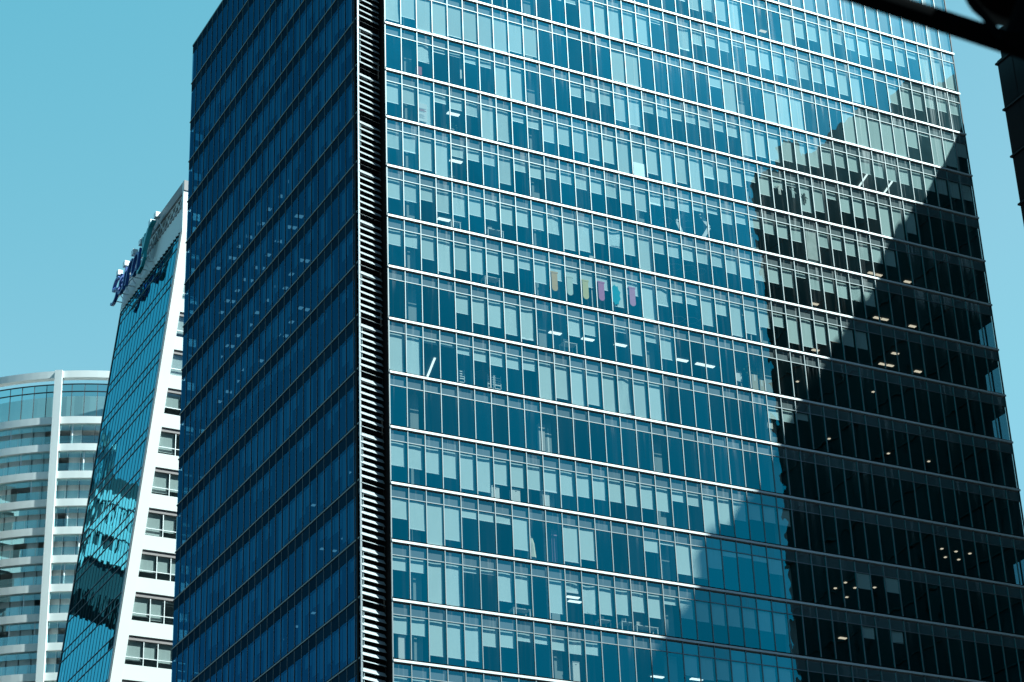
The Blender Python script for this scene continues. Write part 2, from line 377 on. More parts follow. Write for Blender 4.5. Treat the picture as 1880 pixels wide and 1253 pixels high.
# --- per storey: ledge, spandrel, slabs, side curtain wall, louvre panel
for r in range(-5, R1 + 1):
    z = LV(r)
    if r > -5:
        m = MB()
        m.box(AX, XR + 0.10, AY - 0.10, AY + 0.10, z - 0.15, z, 'white_metal')
        m.box(AX + 0.02, XR - 0.06, AY + 0.035, AY + 0.10, z, z + 0.12, 'recess_shade')
        part('ledge', m, tower)
        m = MB()
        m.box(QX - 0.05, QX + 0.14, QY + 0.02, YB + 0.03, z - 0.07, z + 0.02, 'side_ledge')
        m.box(QX + 0.03, QX + 0.14, QY + 0.02, YB, z + 0.02, z + 0.14, 'recess_shade')
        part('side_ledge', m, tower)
    m = MB()
    if r >= R0:
        for i in range(NB):                    # grey spandrel panels behind the glass
            x = AX + i * BW
            m.box(x + 0.01, x + BW - 0.01, AY + 0.10, AY + 0.13, z - 0.99, z - 0.02, 'spandrel')
        part('spandrel', m, tower)
    else:                                      # plant floors: whole panes with panels behind
        fm = MB()
        for i in range(NB):
            x = AX + i * BW
            m.box(x + 0.01, x + BW - 0.01, AY + 0.12, AY + 0.16, z - 3.95, z - 0.05, 'parapet')
            fm.box(x - 0.035, x + 0.035, AY - 0.05, AY + 0.06, z - 3.88, z - 0.15, 'mullion')
            pane_mb(m, x, BW, z - 4.0 + 3.6 - 0.75, z + WB, r, i)
        part('spandrel', m, tower)
        part('pier', fm, tower)
    # floor plate with its ceiling
    if r > -5:
        m = MB()
        m.box(QX + 0.35, XR - 0.2, AY + 1.15, YB - 0.35, z - 1.0, z - 0.06, 'ceiling')
        m.box(AX + 0.05, XR - 0.2, AY + 0.14, AY + 1.15, z - 1.0, z - 0.06, 'ceiling')
        part('floor_slab', m, tower)
    # shaded side: mullions, panes, blinds
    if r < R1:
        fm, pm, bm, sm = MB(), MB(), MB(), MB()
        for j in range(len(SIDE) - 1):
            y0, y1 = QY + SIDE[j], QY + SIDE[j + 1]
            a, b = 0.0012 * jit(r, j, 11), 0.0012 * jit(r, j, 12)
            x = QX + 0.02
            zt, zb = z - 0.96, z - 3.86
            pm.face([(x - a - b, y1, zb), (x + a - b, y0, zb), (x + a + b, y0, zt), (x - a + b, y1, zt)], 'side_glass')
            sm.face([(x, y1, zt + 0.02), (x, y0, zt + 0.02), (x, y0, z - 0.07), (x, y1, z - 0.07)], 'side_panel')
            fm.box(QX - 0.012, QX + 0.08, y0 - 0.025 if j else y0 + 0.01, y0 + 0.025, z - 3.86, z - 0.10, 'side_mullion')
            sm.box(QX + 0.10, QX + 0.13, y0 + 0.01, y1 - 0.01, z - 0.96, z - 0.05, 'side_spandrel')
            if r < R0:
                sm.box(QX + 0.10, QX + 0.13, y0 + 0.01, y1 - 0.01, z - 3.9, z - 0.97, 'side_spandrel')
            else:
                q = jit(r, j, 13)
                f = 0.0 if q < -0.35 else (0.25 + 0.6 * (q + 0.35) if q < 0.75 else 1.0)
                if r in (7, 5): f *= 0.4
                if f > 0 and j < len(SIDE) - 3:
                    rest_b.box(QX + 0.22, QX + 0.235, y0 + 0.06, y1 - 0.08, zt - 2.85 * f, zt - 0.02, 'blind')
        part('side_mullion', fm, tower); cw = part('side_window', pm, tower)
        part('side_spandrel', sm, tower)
        # louvred corner slot
        lm = MB()
        SD = Vector((math.sin(math.radians(74.5)), math.cos(math.radians(74.5)), 0)); SN = Vector((SD.y, -SD.x, 0))
        P0 = Vector((QX + 0.03, QY + 0.03, 0)); SL = 1.98
        k = 8
        for q in range(k):
            zz = z - 0.12 - q * (3.9 / k) - (0.03 if q else 0.0)
            a = P0 + Vector((0, 0, zz)); b = a + SD * SL
            dp = SN * 0.02
            h = 0.30 if q else 0.16
            lm.hexa([a + dp * 4 - Vector((0, 0, h)), b + dp * 4 - Vector((0, 0, h)), b + dp * 4 - Vector((0, 0, h)) - SN * 0.03, a + dp * 4 - Vector((0, 0, h)) - SN * 0.03,
                     a - dp * 6, b - dp * 6, b - dp * 6 - SN * 0.03, a - dp * 6 - SN * 0.03], 'louvre')
        a = P0 + Vector((0, 0, z - 0.62)) - SN * 0.10; b = a + SD * (SL * 0.72)
        lm.hexa([a - Vector((0, 0, 0.3)), b - Vector((0, 0, 0.3)), b - SN * 0.03 - Vector((0, 0, 0.3)), a - SN * 0.03 - Vector((0, 0, 0.3)), a, b, b - SN * 0.03, a - SN * 0.03], 'louvre')
        part('louvre_panel', lm, tower)
link('roller_blind', rest_b.mesh('roller_blind', tuple(tl)), rw, kind='stuff')
# --- slot back wall, facade returns, far walls, core, roof, base
zb = LV(R1); m = MB()
a = P0 - SN * 0.30; b = a + SD * (SL + 0.3)
m.hexa([Vector((a.x, a.y, zb)), Vector((b.x, b.y, zb)), Vector((b.x, b.y + 0.3, zb)), Vector((a.x, a.y + 0.3, zb)),
        Vector((a.x, a.y, ROOF)), Vector((b.x, b.y, ROOF)), Vector((b.x, b.y + 0.3, ROOF)), Vector((a.x, a.y + 0.3, ROOF))], 'recess_shade')
m.box(AX - 0.02, AX + 0.04, AY + 0.02, AY + 1.0, zb, ROOF, 'recess_shade')
part('slot_wall', m, tower)
for (x0, x1, y0, y1, zt, mt) in ((QX - 0.02, QX + 0.09, QY - 0.02, QY + 0.015, ROOF, 'mullion'), (AX - 0.05, AX - 0.022, AY - 0.04, AY + 0.03, ROOF, 'mullion'), (XR - 0.05, XR + 0.03, AY - 0.05, AY + 0.06, ROOF - 0.3, 'dark_mullion')):
    m = MB(); m.box(x0, x1, y0, y1, zb, zt, mt); part('corner_trim', m, tower)
for r in range(-4, R1):
    z = LV(r); m = MB(); pm = MB()
    # back wall with a narrow glazed bay near the shaded side
    m.box(QX + 0.3, XR - 0.1, YB - 0.14, YB - 0.02, z - 1.0, z, 'side_spandrel')
    m.box(QX + 2.3, XR - 0.1, YB - 0.14, YB - 0.02, z - 4.0, z - 1.0, 'side_spandrel')
    m.box(QX + 0.05, QX + 0.5, YB - 0.14, YB - 0.02, z - 4.0, z - 1.0, 'side_spandrel')
    m.box(QX + 0.5, QX + 2.3, YB - 0.12, YB - 0.04, z - 2.35, z - 1.75, 'side_spandrel')
    m.box(QX + 1.15, QX + 1.65, YB - 0.13, YB - 0.03, z - 4.0, z - 1.0, 'side_spandrel')
    m.box(QX + 0.5, QX + 2.3, YB - 0.12, YB - 0.04, z - 3.95, z - 3.3, 'side_spandrel')
    m.face([(QX + 0.5, YB - 0.05, z - 4), (QX + 0.5, YB - 0.05, z - 1), (QX + 2.3, YB - 0.05, z - 1), (QX + 2.3, YB - 0.05, z - 4)], 'side_glass')
    # far end wall: glazed by the front corner, solid beyond
    m.box(XR - 0.12, XR - 0.02, AY + 1.8, YB - 0.16, z - 4.0, z, 'side_spandrel')
    m.box(XR - 0.12, XR - 0.02, AY + 0.14, AY + 1.8, z - (1.5 if r in (3, 4, 5, 8) else 4.0), z, 'side_spandrel')
    for t in (1.0,): m.box(XR - 0.1, XR + 0.0, AY + t - 0.05, AY + t + 0.05, z - 4.0, z - 1.0, 'dark_mullion')
    m.face([(XR - 0.05, AY + 0.1, z - 4), (XR - 0.05, AY + 2.6, z - 4), (XR - 0.05, AY + 2.6, z - 1), (XR - 0.05, AY + 0.1, z - 1)], 'side_glass')
    part('far_wall', m, tower)
m = MB(); m.box(60, 101, QY + 8.0, YB - 7, 0, ROOF, 'core')
part('core_wall', m, tower)
M['plaster'] = paint('plaster', (0.36, 0.40, 0.39), 0.85, 0.12, 0.5, 0.1)
for i in (1, 9, 16, 24):                     # columns just inside the glass, one per five or so rooms
    m = MB(); m.box(AX + i * BW + 0.42, AX + i * BW + 1.18, AY + 0.75, AY + 1.14, zb, ROOF - 8.2, 'plaster'); part('column', m, tower)
m = MB(); m.box(QX + 0.15, XR - 0.15, AY + 0.95, YB - 0.16, ROOF - 0.5, ROOF - 0.1, 'concrete')
m.box(QX - 0.03, QX + 0.3, QY + 0.01, YB, ROOF - 0.10, ROOF + 0.06, 'dark_mullion'); m.box(AX, XR + 0.05, AY - 0.06, AY + 0.3, ROOF - 0.05, ROOF + 0.06, 'white_metal')
part('roof', m, tower)
m = MB(); m.box(QX, XR, AY + 0.2, YB, 0, zb - 1.05, 'dark_clad'); part('base', m, tower)

# --- ceiling lights seen through the glass (pixel of the photograph -> the ceiling it hangs from)
def on_ceiling(x, y, side):
    d = ray(x, y)
    t = ((QX if side else AY) / (d.x if side else d.y)); z = t * d.z + ZC
    r = math.floor((Z0 - z) / 4.0)
    zc = LV(r) - 1.0
    t2 = (zc - ZC) / d.z
    p = d * t2
    dep = (p.x - QX) if side else (p.y - AY)
    return Vector((p.x, p.y, zc)), dep, r
def lamp(x, y, side, sx, sy, mat, name='ceiling_light'):
    p, dep, r = on_ceiling(x, y, side)
    if dep < 0.25 or dep > 9 or r > R1: return
    m = MB(); m.box(p.x - sx / 2, p.x + sx / 2, p.y - sy / 2, p.y + sy / 2, p.z - 0.07, p.z - 0.02, mat)
    part(name, m, tower)
for x, y in ((1599.6, 501), (1613, 504.6), (1666, 517), (1610, 583), (1624, 586), (1675, 598.6), (1620, 668), (1634, 670.7), (1643.5, 648.6), (1685, 681.7), (1496, 557.7), (1534, 625.8), (1497, 642.5), (1546.8, 1171), (1400.7, 57)):
    lamp(x, y, 0, 0.6, 0.26, 'lamp_warm')
for x, y in ((1631, 832), (1705, 846.6), (1603, 719), (1522, 805), (1729, 1007), (1755, 1012), (1780.5, 1015.8), (1735.5, 1022.5), (1760, 1026.8), (1552, 1069), (1533.5, 1079.4), (1569.6, 1078.6), (1605.6, 1078), (1554.6, 1095.8), (1464, 700), (1476, 497)):
    lamp(x, y, 0, 0.18, 0.18, 'lamp_warm')
for x, y in ((832, 209), (837, 295.6), (815, 402.6), (1051.5, 1096), (1055, 1104), (1019, 611), (1079, 622.6), (1139, 633), (1252, 661), (1287.7, 668.7), (1300.7, 671.5), (1206.8, 1242), (1278.6, 1246.7)):
    lamp(x, y, 0, 0.95, 0.30, 'lamp_white')
for x, y, a in ((1588, 326, 1), (1633, 340, 1), (793, 671, 1)):
    p, dep, r = on_ceiling(x, y, 0); mm = MB(); mm.bar(p + Vector((0.5, 1.9, -0.06)), p + Vector((-0.35, -1.2, -0.06)), 0.14, 0.05, 'lamp_white'); part('strip_light', mm, tower)
for x, y in ((530, 228), (470, 300), (495, 300), (415, 362), (440, 368), (380, 414), (330, 470), (352, 474), (275, 523), (630, 90), (590, 163), (670, 262), (688, 265), (628, 317), (655, 321), (570, 385), (592, 390), (525, 457), (468, 520), (495, 523), (410, 580), (437, 585), (370, 635), (320, 686), (347, 690), (290, 744), (690, 483), (718, 487), (640, 553), (565, 614), (610, 622), (525, 683), (470, 745), (433, 806), (372, 860), (315, 910), (343, 914), (285, 966), (686, 722), (718, 730), (640, 792), (575, 855), (612, 861), (488, 986), (400, 1030), (368, 1088), (320, 1140), (345, 1143), (280, 1190)):
    lamp(300 + x / 2.724, 300 + y / 2.724, 1, 0.30, 0.40, 'lamp_dim')
for x, y in ((575.5, 926.9), (640.4, 867), (591.6, 1007), (614, 1010.7), (631, 987.9), (575.5, 1124.8), (545, 1149.6), (516.8, 1174)):
    lamp(x, y, 1, 0.25, 0.3, 'lamp_dim')

# ------------------------------------------------------------------ the dark tower beside it (right edge, mirrored in the facade, throws the diagonal shadow)
BX, BY0, BY1 = 115.0, 79.2, 122.0
def broof(y): return 107.3 + 0.205 * (119.7 - y) + ZC
dt = thing('dark_tower', 'almost black glass tower at the right edge, seen in shade beside the large office tower', 'tower', (BX + 20, 100, 0))
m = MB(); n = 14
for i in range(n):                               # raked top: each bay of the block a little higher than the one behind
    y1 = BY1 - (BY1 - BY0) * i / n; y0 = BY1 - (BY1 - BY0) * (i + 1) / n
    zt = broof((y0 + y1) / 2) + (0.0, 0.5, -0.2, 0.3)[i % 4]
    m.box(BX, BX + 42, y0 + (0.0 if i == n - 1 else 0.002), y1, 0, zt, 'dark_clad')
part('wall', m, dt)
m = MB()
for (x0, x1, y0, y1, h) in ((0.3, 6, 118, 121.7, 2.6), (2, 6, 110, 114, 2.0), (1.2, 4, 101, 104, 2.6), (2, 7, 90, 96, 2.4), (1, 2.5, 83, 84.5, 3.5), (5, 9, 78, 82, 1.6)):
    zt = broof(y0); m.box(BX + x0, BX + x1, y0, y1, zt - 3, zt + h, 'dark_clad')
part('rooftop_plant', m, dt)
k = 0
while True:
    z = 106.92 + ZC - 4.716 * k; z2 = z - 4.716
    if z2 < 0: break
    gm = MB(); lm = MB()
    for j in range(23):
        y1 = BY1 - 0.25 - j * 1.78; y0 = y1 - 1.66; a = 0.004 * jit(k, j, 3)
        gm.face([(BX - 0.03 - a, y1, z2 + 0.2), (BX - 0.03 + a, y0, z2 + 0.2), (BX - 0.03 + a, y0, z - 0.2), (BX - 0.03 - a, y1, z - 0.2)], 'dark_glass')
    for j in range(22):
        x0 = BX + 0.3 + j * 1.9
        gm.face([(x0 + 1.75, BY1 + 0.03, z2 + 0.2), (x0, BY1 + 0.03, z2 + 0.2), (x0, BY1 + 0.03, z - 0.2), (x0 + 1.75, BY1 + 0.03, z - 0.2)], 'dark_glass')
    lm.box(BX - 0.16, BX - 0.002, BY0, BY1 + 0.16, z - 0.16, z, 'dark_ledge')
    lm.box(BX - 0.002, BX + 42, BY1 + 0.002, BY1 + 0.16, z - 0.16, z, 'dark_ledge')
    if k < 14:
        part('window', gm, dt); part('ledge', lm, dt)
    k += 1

# ------------------------------------------------------------------ white leaning office block with the sign
SY0, SY1 = 190.0, 209.6
SK, SX0 = 0.11047525, 51.68111177
def sx(z): return SK * (z - ZC) + SX0           # the glass side leans out towards the top
lb = thing('office_block', 'white office block with a leaning blue glass side and a rooftop sign', 'office block', (70, 200, 0))
GT = 114.0 + ZC                                  # head of the glass, foot of the crown
SXR = 92.0
M['block_glass'] = glass('block_glass', (0.10, 0.24, 0.30), (0.11, 0.54, 0.70), 0.72, bump=0.007, edge=0.3)
M['window_glass'] = glass('window_glass', (0.88, 0.97, 0.96), (0.50, 0.82, 0.88), 0.16, edge=0.4)
M['block_mullion'] = paint('block_mullion', (0.012, 0.05, 0.075), 0.4, 0.1)
M['white_front'] = paint('white_front', (0.72, 0.74, 0.73), 0.6, 0.06, 0.25)
M['curtain'] = paint('curtain', (0.84, 0.88, 0.87), 0.85, 0.12, 2.0, 0.1, stretch=(3, 3, 0.2), island=0.25)
M['room'] = paint('room', (0.15, 0.18, 0.19), 0.9, 0.3, 0.4, 0.1)
M['concrete_warm'] = paint('concrete_warm', (0.40, 0.37, 0.37), 0.8, 0.15, 0.6)
nS = 15
LIN = [100.29 - 4.36 * k + ZC for k in range(-3, 17)]   # window heads of the white front
pm, fm = MB(), MB()
def slab_pt(z, y, off=0.0): return (sx(z) - off, y, z)
zs = []
for zl in LIN:
    for q in (zl + 0.05, zl - 1.05):
        if 20 < q < GT - 0.3: zs.append(q)
zs = sorted(zs + [20.0, GT])
NY = 17
for a in range(len(zs) - 1):
    for j in range(NY):
        y0 = SY0 + (SY1 - SY0) * j / NY; y1 = SY0 + (SY1 - SY0) * (j + 1) / NY
        e, f = 0.007 * jit(a, j, 21), 0.007 * jit(a, j, 22)
        pm.face([(sx(zs[a]) - e - f, y1, zs[a]), (sx(zs[a]) + e - f, y0, zs[a]), (sx(zs[a + 1]) + e + f, y0, zs[a + 1]), (sx(zs[a + 1]) - e + f, y1, zs[a + 1])], 'block_glass')
for z in zs[1:]:
    fm.bar(slab_pt(z, SY0, 0.03), slab_pt(z, SY1, 0.03), 0.05, 0.08, 'block_mullion')
for j in range(1, NY + 1):
    y = SY0 + (SY1 - SY0) * j / NY
    fm.bar(slab_pt(20, y, 0.02), slab_pt(GT, y, 0.02), 0.03, 0.02, 'block_mullion')
part('glass_wall', pm, lb); part('mullion', fm, lb)
m = MB()                                         # body behind
m.hexa([(sx(0) + 0.5, SY0 + 1.6, 0), (SXR, SY0 + 1.6, 0), (SXR, SY1, 0), (sx(0) + 0.5, SY1, 0), (sx(GT) + 0.5, SY0 + 1.6, GT), (SXR, SY0 + 1.6, GT), (SXR, SY1, GT), (sx(GT) + 0.5, SY1, GT)], 'room')
part('body', m, lb)
m = MB()                                         # white corner frame following the lean
m.hexa([(sx(0) + 0.02, SY0 - 0.12, 0), (sx(0) + 1.12, SY0 - 0.12, 0), (sx(0) + 1.12, SY0 + 0.6, 0), (sx(0) + 0.02, SY0 + 0.6, 0),
        (sx(GT) + 0.02, SY0 - 0.12, GT), (sx(GT) + 1.12, SY0 - 0.12, GT), (sx(GT) + 1.12, SY0 + 0.6, GT), (sx(GT) + 0.02, SY0 + 0.6, GT)], 'white_front')
m.hexa([(sx(0) - 0.06, SY0 - 0.05, 0), (sx(0) + 0.01, SY0 - 0.05, 0), (sx(0) + 0.01, SY0 + 0.5, 0), (sx(0) - 0.06, SY0 + 0.5, 0),
        (sx(GT) - 0.06, SY0 - 0.05, GT), (sx(GT) + 0.01, SY0 - 0.05, GT), (sx(GT) + 0.01, SY0 + 0.5, GT), (sx(GT) - 0.06, SY0 + 0.5, GT)], 'grey_trim')
part('corner_frame', m, lb)
m = MB(); m.hexa([slab_pt(20, SY1 - 0.05, 0.08), slab_pt(20, SY1 - 0.05, -0.3), slab_pt(20, SY1 + 0.12, -0.3), slab_pt(20, SY1 + 0.12, 0.08),
                  slab_pt(GT, SY1 - 0.05, 0.08), slab_pt(GT, SY1 - 0.05, -0.3), slab_pt(GT, SY1 + 0.12, -0.3), slab_pt(GT, SY1 + 0.12, 0.08)], 'dark_mullion')
part('edge_trim', m, lb)
for q, zl in enumerate(LIN):
    if zl - 4.4 < 25 or zl > GT: continue
    m = MB(); x0 = sx(zl) + 1.121
    m.box(x0, SXR, SY0 - 0.10, SY0 + 0.5, zl, zl + 1.5, 'white_front')      # white floor band
    part('floor_band', m, lb)
    m = MB(); m.box(x0 - 0.35, SXR, SY0 + 0.02, SY0 + 0.52, zl - 0.42, zl - 0.002, 'soffit'); part('soffit', m, lb)
    xs = [x0 - 0.35, x0 + 1.5, x0 + 2.9, x0 + 4.5, x0 + 6.1]
    for w in range(4):
        gm, wm, bm = MB(), MB(), MB()
        zb2, zt2 = zl - 2.85, zl - 0.42
        wm.box(xs[w], xs[w] + 0.07, SY0 + 0.06, SY0 + 0.20, zb2, zt2, 'white_metal')
        wm.box(xs[w] + 0.07, xs[w + 1], SY0 + 0.08, SY0 + 0.18, zb2 + 0.75, zb2 + 0.82, 'white_metal')
        win = part('window', wm, lb)
        a = 0.006 * jit(q, w, 31)
        gm.face([(xs[w] + 0.07, SY0 + 0.13 + a, zb2), (xs[w + 1], SY0 + 0.13 - a, zb2), (xs[w + 1], SY0 + 0.13 - a, zt2), (xs[w] + 0.07, SY0 + 0.13 + a, zt2)], 'window_glass')
        link('pane', gm.mesh('pane', tuple(lb.location)), win)
        h = jit(q, w, 33)
        if h > -0.75:
            f = 1.9 + 0.5 * h
            bm.box(xs[w] + 0.12, xs[w + 1] - 0.1, SY0 + 0.30, SY0 + 0.33, zt2 - f, zt2, 'curtain')
            link('blind', bm.mesh('blind', tuple(lb.location)), win)
# crown: fluted panels, truss, eaves beam
m = MB(); NF = 24; CT = GT + 3.3
for j in range(NF):
    y0 = SY0 + (SY1 - SY0) * j / NF; y1 = SY0 + (SY1 - SY0) * (j + 1) / NF; ym = y0 + (y1 - y0) * 0.62
    m.face([slab_pt(GT, ym, 0.20), slab_pt(GT, y0, 0.02), slab_pt(CT, y0, 0.02), slab_pt(CT, ym, 0.20)], 'white_paint')
    m.face([slab_pt(GT, y1, 0.02), slab_pt(GT, ym, 0.20), slab_pt(CT, ym, 0.20), slab_pt(CT, y1, 0.02)], 'white_paint')
m.box(sx(GT) + 0.3, SXR, SY0 + 0.3, SY1, GT, CT, 'white_paint')
m.box(sx(GT) + 0.02, sx(GT) + 1.5, SY0 - 0.12, SY0 + 0.28, GT, CT + 2.8, 'white_paint')
part('crown_panel', m, lb)
m = MB()
m.bar(slab_pt(CT + 0.12, SY0, 0.15), slab_pt(CT + 0.12, SY1, 0.15), 0.22, 0.22, 'concrete_warm')
m.bar(slab_pt(CT + 1.5, SY0, 0.2), slab_pt(CT + 1.5, SY1 - 5, 0.2), 0.16, 0.16, 'white_paint')
for j in range(12):
    y0 = SY0 + (SY1 - SY0) * j / 12; y1 = SY0 + (SY1 - SY0) * (j + 1) / 12
    m.bar(slab_pt(CT + 0.15, y0, 0.2), slab_pt(CT + 1.5, (y0 + y1) / 2, 0.2), 0.12, 0.12, 'white_paint')
    m.bar(slab_pt(CT + 1.5, (y0 + y1) / 2, 0.2), slab_pt(CT + 0.15, y1, 0.2), 0.12, 0.12, 'white_paint')
    m.bar(slab_pt(CT + 0.15, y0, -0.6), slab_pt(CT + 1.5, y0, 0.1), 0.09, 0.09, 'soffit')
m.box(sx(GT) + 1.2, sx(GT) + 1.4, SY0, SY1 - 4, CT, CT + 1.5, 'concrete_warm')
part('roof_truss', m, lb)
m = MB(); m.box(sx(CT + 1.6) - 0.5, SXR, SY0 - 0.2, SY1 - 7.0, CT + 1.6, CT + 2.8, 'concrete_warm'); part('eaves_beam', m, lb)
m = MB(); m.box(SXR - 0.01, SXR + 0.3, SY0 - 0.1, SY1, 0, CT, 'white_paint'); m.hexa([(sx(0) + 0.6, SY1 + 0.13, 0), (SXR, SY1 + 0.13, 0), (SXR, SY1 + 0.4, 0), (sx(0) + 0.6, SY1 + 0.4, 0), (sx(GT) + 0.6, SY1 + 0.13, GT), (SXR, SY1 + 0.13, GT), (SXR, SY1 + 0.4, GT), (sx(GT) + 0.6, SY1 + 0.4, GT)], 'white_paint'); part('rear_wall', m, lb)

# the sign: four letters and a fan-shaped emblem on outriggers over the leaning side
M['dim_clad'] = paint('dim_clad', (0.07, 0.085, 0.09), 0.6, 0.2, 0.3)
M['sign_blue'] = paint('sign_blue', (0.015, 0.08, 0.32), 0.4, 0.1, 1.0)
M['sign_teal'] = paint('sign_teal', (0.02, 0.36, 0.42), 0.4, 0.15, 1.0)
M['sign_side'] = paint('sign_side', (0.04, 0.14, 0.32), 0.4, 0.1, 1.0)
SZ = GT + 2.3
sign = thing('rooftop_sign', 'dark blue letters with a turquoise fan emblem mounted high on the leaning block', 'sign', (sx(SZ) - 1.0, 205, SZ))
def sign_pt(u, v, w=0.0):
    """u along the face (reading direction), v up, w outwards"""
    u = 1.5 + u * 0.88; v = v * 0.95 - 2.0
    z = SZ + v
    return Vector((sx(z) - 1.1 - w, 211.2 - u, z))
def stroke(m, pts, wd, mat, th=0.34):
    pts = [Vector((a, b)) for a, b in pts]; n = len(pts); L = []; R = []
    for i in range(n):
        d = (pts[min(i + 1, n - 1)] - pts[max(i - 1, 0)]).normalized(); nn = Vector((-d.y, d.x)) * wd / 2
        L.append(pts[i] + nn); R.append(pts[i] - nn)
    for i in range(n - 1):
        q = [R[i], R[i + 1], L[i + 1], L[i]]
        m.hexa([sign_pt(p.x, p.y, 0) for p in q] + [sign_pt(p.x, p.y, th) for p in q], mat)
def arc(cx, cy_, rx, ry, a0, a1, n=10):
    return [(cx + rx * math.cos(math.radians(a0 + (a1 - a0) * i / n)), cy_ + ry * math.sin(math.radians(a0 + (a1 - a0) * i / n))) for i in range(n + 1)]
S = []
m = MB(); stroke(m, arc(1.35, 2.45, 1.05, 0.95, 30, 200) + arc(1.3, 0.95, 1.1, 0.95, 100, -140, 12), 0.32, 'sign_blue'); S.append(m)
m = MB(); stroke(m, [(3.2, 3.1), (3.2, 1.3)] + arc(4.15, 1.1, 0.95, 0.95, 180, 350) + [(5.1, 1.2), (5.1, 3.1)], 0.32, 'sign_blue'); stroke(m, [(5.1, 1.2), (5.1, 0.1)], 0.32, 'sign_blue'); S.append(m)
m = MB(); stroke(m, [(6.2, 0.1), (6.2, 2.0)] + arc(7.2, 2.0, 1.0, 1.0, 180, 60), 0.32, 'sign_blue'); S.append(m)
m = MB(); stroke(m, arc(9.2, 1.55, 1.1, 1.4, 20, 380, 18), 0.32, 'sign_blue'); stroke(m, [(10.4, 3.1), (10.4, 0.1)], 0.32, 'sign_blue'); S.append(m)
for m in S: part('letter', m, sign)
m = MB()
for q in range(5):                               # five curved blades fanning up from a hooked tail
    t = q / 4
    stroke(m, [(11.9 + 0.15 * q, 1.3), (11.7 + 0.35 * q, 2.4 + 0.1 * q), (11.3 + 0.62 * q, 3.3 + 0.25 * q), (11.2 + 0.9 * q - (0.5 if q < 2 else 0), 4.3 + 0.05 * q)], 0.34, 'sign_teal', 0.30 + 0.05 * q)
stroke(m, [(12.6, 1.5), (12.9, 0.6), (12.4, -0.2), (11.4, -0.5), (10.9, -0.3)], 0.45, 'sign_teal')
part('emblem', m, sign)
m = MB()
for q in range(6):
    u = 0.9 + q * 2.3
    m.bar(sign_pt(u, 0.6, 0.0), sign_pt(u, 0.6, -0.95), 0.10, 0.10, 'white_metal'); m.bar(sign_pt(u, 2.2, 0.0), sign_pt(u, 1.0, -0.95), 0.08, 0.08, 'white_metal')
m.bar(sign_pt(0.2, 0.6, -0.05), sign_pt(13.6, 0.6, -0.05), 0.12, 0.12, 'white_metal'); m.bar(sign_pt(0.2, 2.2, -0.05), sign_pt(13.6, 2.2, -0.05), 0.12, 0.12, 'white_metal')
part('bracket', m, sign)
for u in (1.6, 4.2, 7.4, 10.2, 13.4, 15.4):      # floodlights along the top
    m = MB(); a = sign_pt(u, 3.9 if u < 11 else 4.9, 0.1)
    m.box(a.x - 0.3, a.x + 0.25, a.y - 0.35, a.y + 0.35, a.z - 0.25, a.z + 0.35, 'white_metal'); m.bar(a + Vector((0, 0, -0.25)), a + Vector((0.9, 0, -1.9)), 0.09, 0.09, 'white_metal')
    part('floodlight', m, sign)

# ------------------------------------------------------------------ curved white apartment tower
CX, CY, CRD = 79.8, 263.4, 29.0
ap = thing('apartment_tower', 'curved white apartment tower with glass balconies stacked behind a slim white pillar', 'apartment tower', (CX, CY, 0))
def cp(th, z, r=CRD):
    t = math.radians(th); return (CX + r * math.sin(t), CY - r * math.cos(t), z + ZC)
def ring(m, t0, t1, z0, z1, r0, r1, mat, step=2.0):
    n = max(1, int(round((t1 - t0) / step)))
    for i in range(n):
        a = t0 + (t1 - t0) * i / n; b = t0 + (t1 - t0) * (i + 1) / n
        m.hexa([cp(a, z0, r1), cp(b, z0, r1), cp(b, z0, r0), cp(a, z0, r0), cp(a, z1, r1), cp(b, z1, r1), cp(b, z1, r0), cp(a, z1, r0)], mat)
T0, T1 = -78.0, 60.0
M['balcony_glass'] = glass('balcony_glass', (0.55, 0.80, 0.82), (0.42, 0.74, 0.80), 0.42, edge=0.4)
M['apt_glass'] = glass('apt_glass', (0.45, 0.70, 0.74), (0.50, 0.84, 0.88), 0.50, edge=0.4)
PILS = [(-66.0, -64.3), (-30.1, -28.35), (4.0, 5.8)]
m = MB(); ring(m, T0, T1, 119.0, 119.92, CRD - 0.8, CRD + 0.02, 'white_paint'); part('crown_beam', m, ap)
for (a, b) in PILS:
    m = MB(); ring(m, a, b, -ZC, 119.9, CRD - 0.6, CRD + 0.35, 'white_paint', 1.0); part('pillar', m, ap)
m = MB()
for k in range(24):
    a = T0 + 0.2 + k * 3.05; b = a + 2.95
    for z0, z1 in ((113.79, 117.1), (117.2, 118.12)):
        j = 0.03 * jit(k, int(z0), 41)
        m.face([cp(a, z0, CRD - 0.12 + j), cp(b, z0, CRD - 0.12 - j), cp(b, z1, CRD - 0.12 - j), cp(a, z1, CRD - 0.12 + j)], 'apt_glass')
part('parapet_glass', m, ap)
m = MB()
for k in range(25):
    a = T0 + 0.2 + k * 3.05; m.bar(cp(a, 113.79, CRD - 0.1), cp(a, 118.1, CRD - 0.1), 0.07, 0.07, 'dark_mullion')
ring(m, T0, T1, 117.1, 117.2, CRD - 0.2, CRD - 0.05, 'dark_mullion'); ring(m, T0, T1, 118.1, 118.2, CRD - 0.2, CRD - 0.04, 'dark_mullion')
part('parapet_frame', m, ap)
m = MB(); ring(m, T0, T1, 113.0, 117.6, CRD - 2.6, CRD - 2.4, 'curtain'); part('penthouse_wall', m, ap)
m = MB(); ring(m, T0, T1, -ZC, 112.9, CRD - 5.6, CRD - 5.4, 'room', 4.0); part('inner_wall', m, ap)
curt = []; posts = []; wl = MB(); fr = MB()
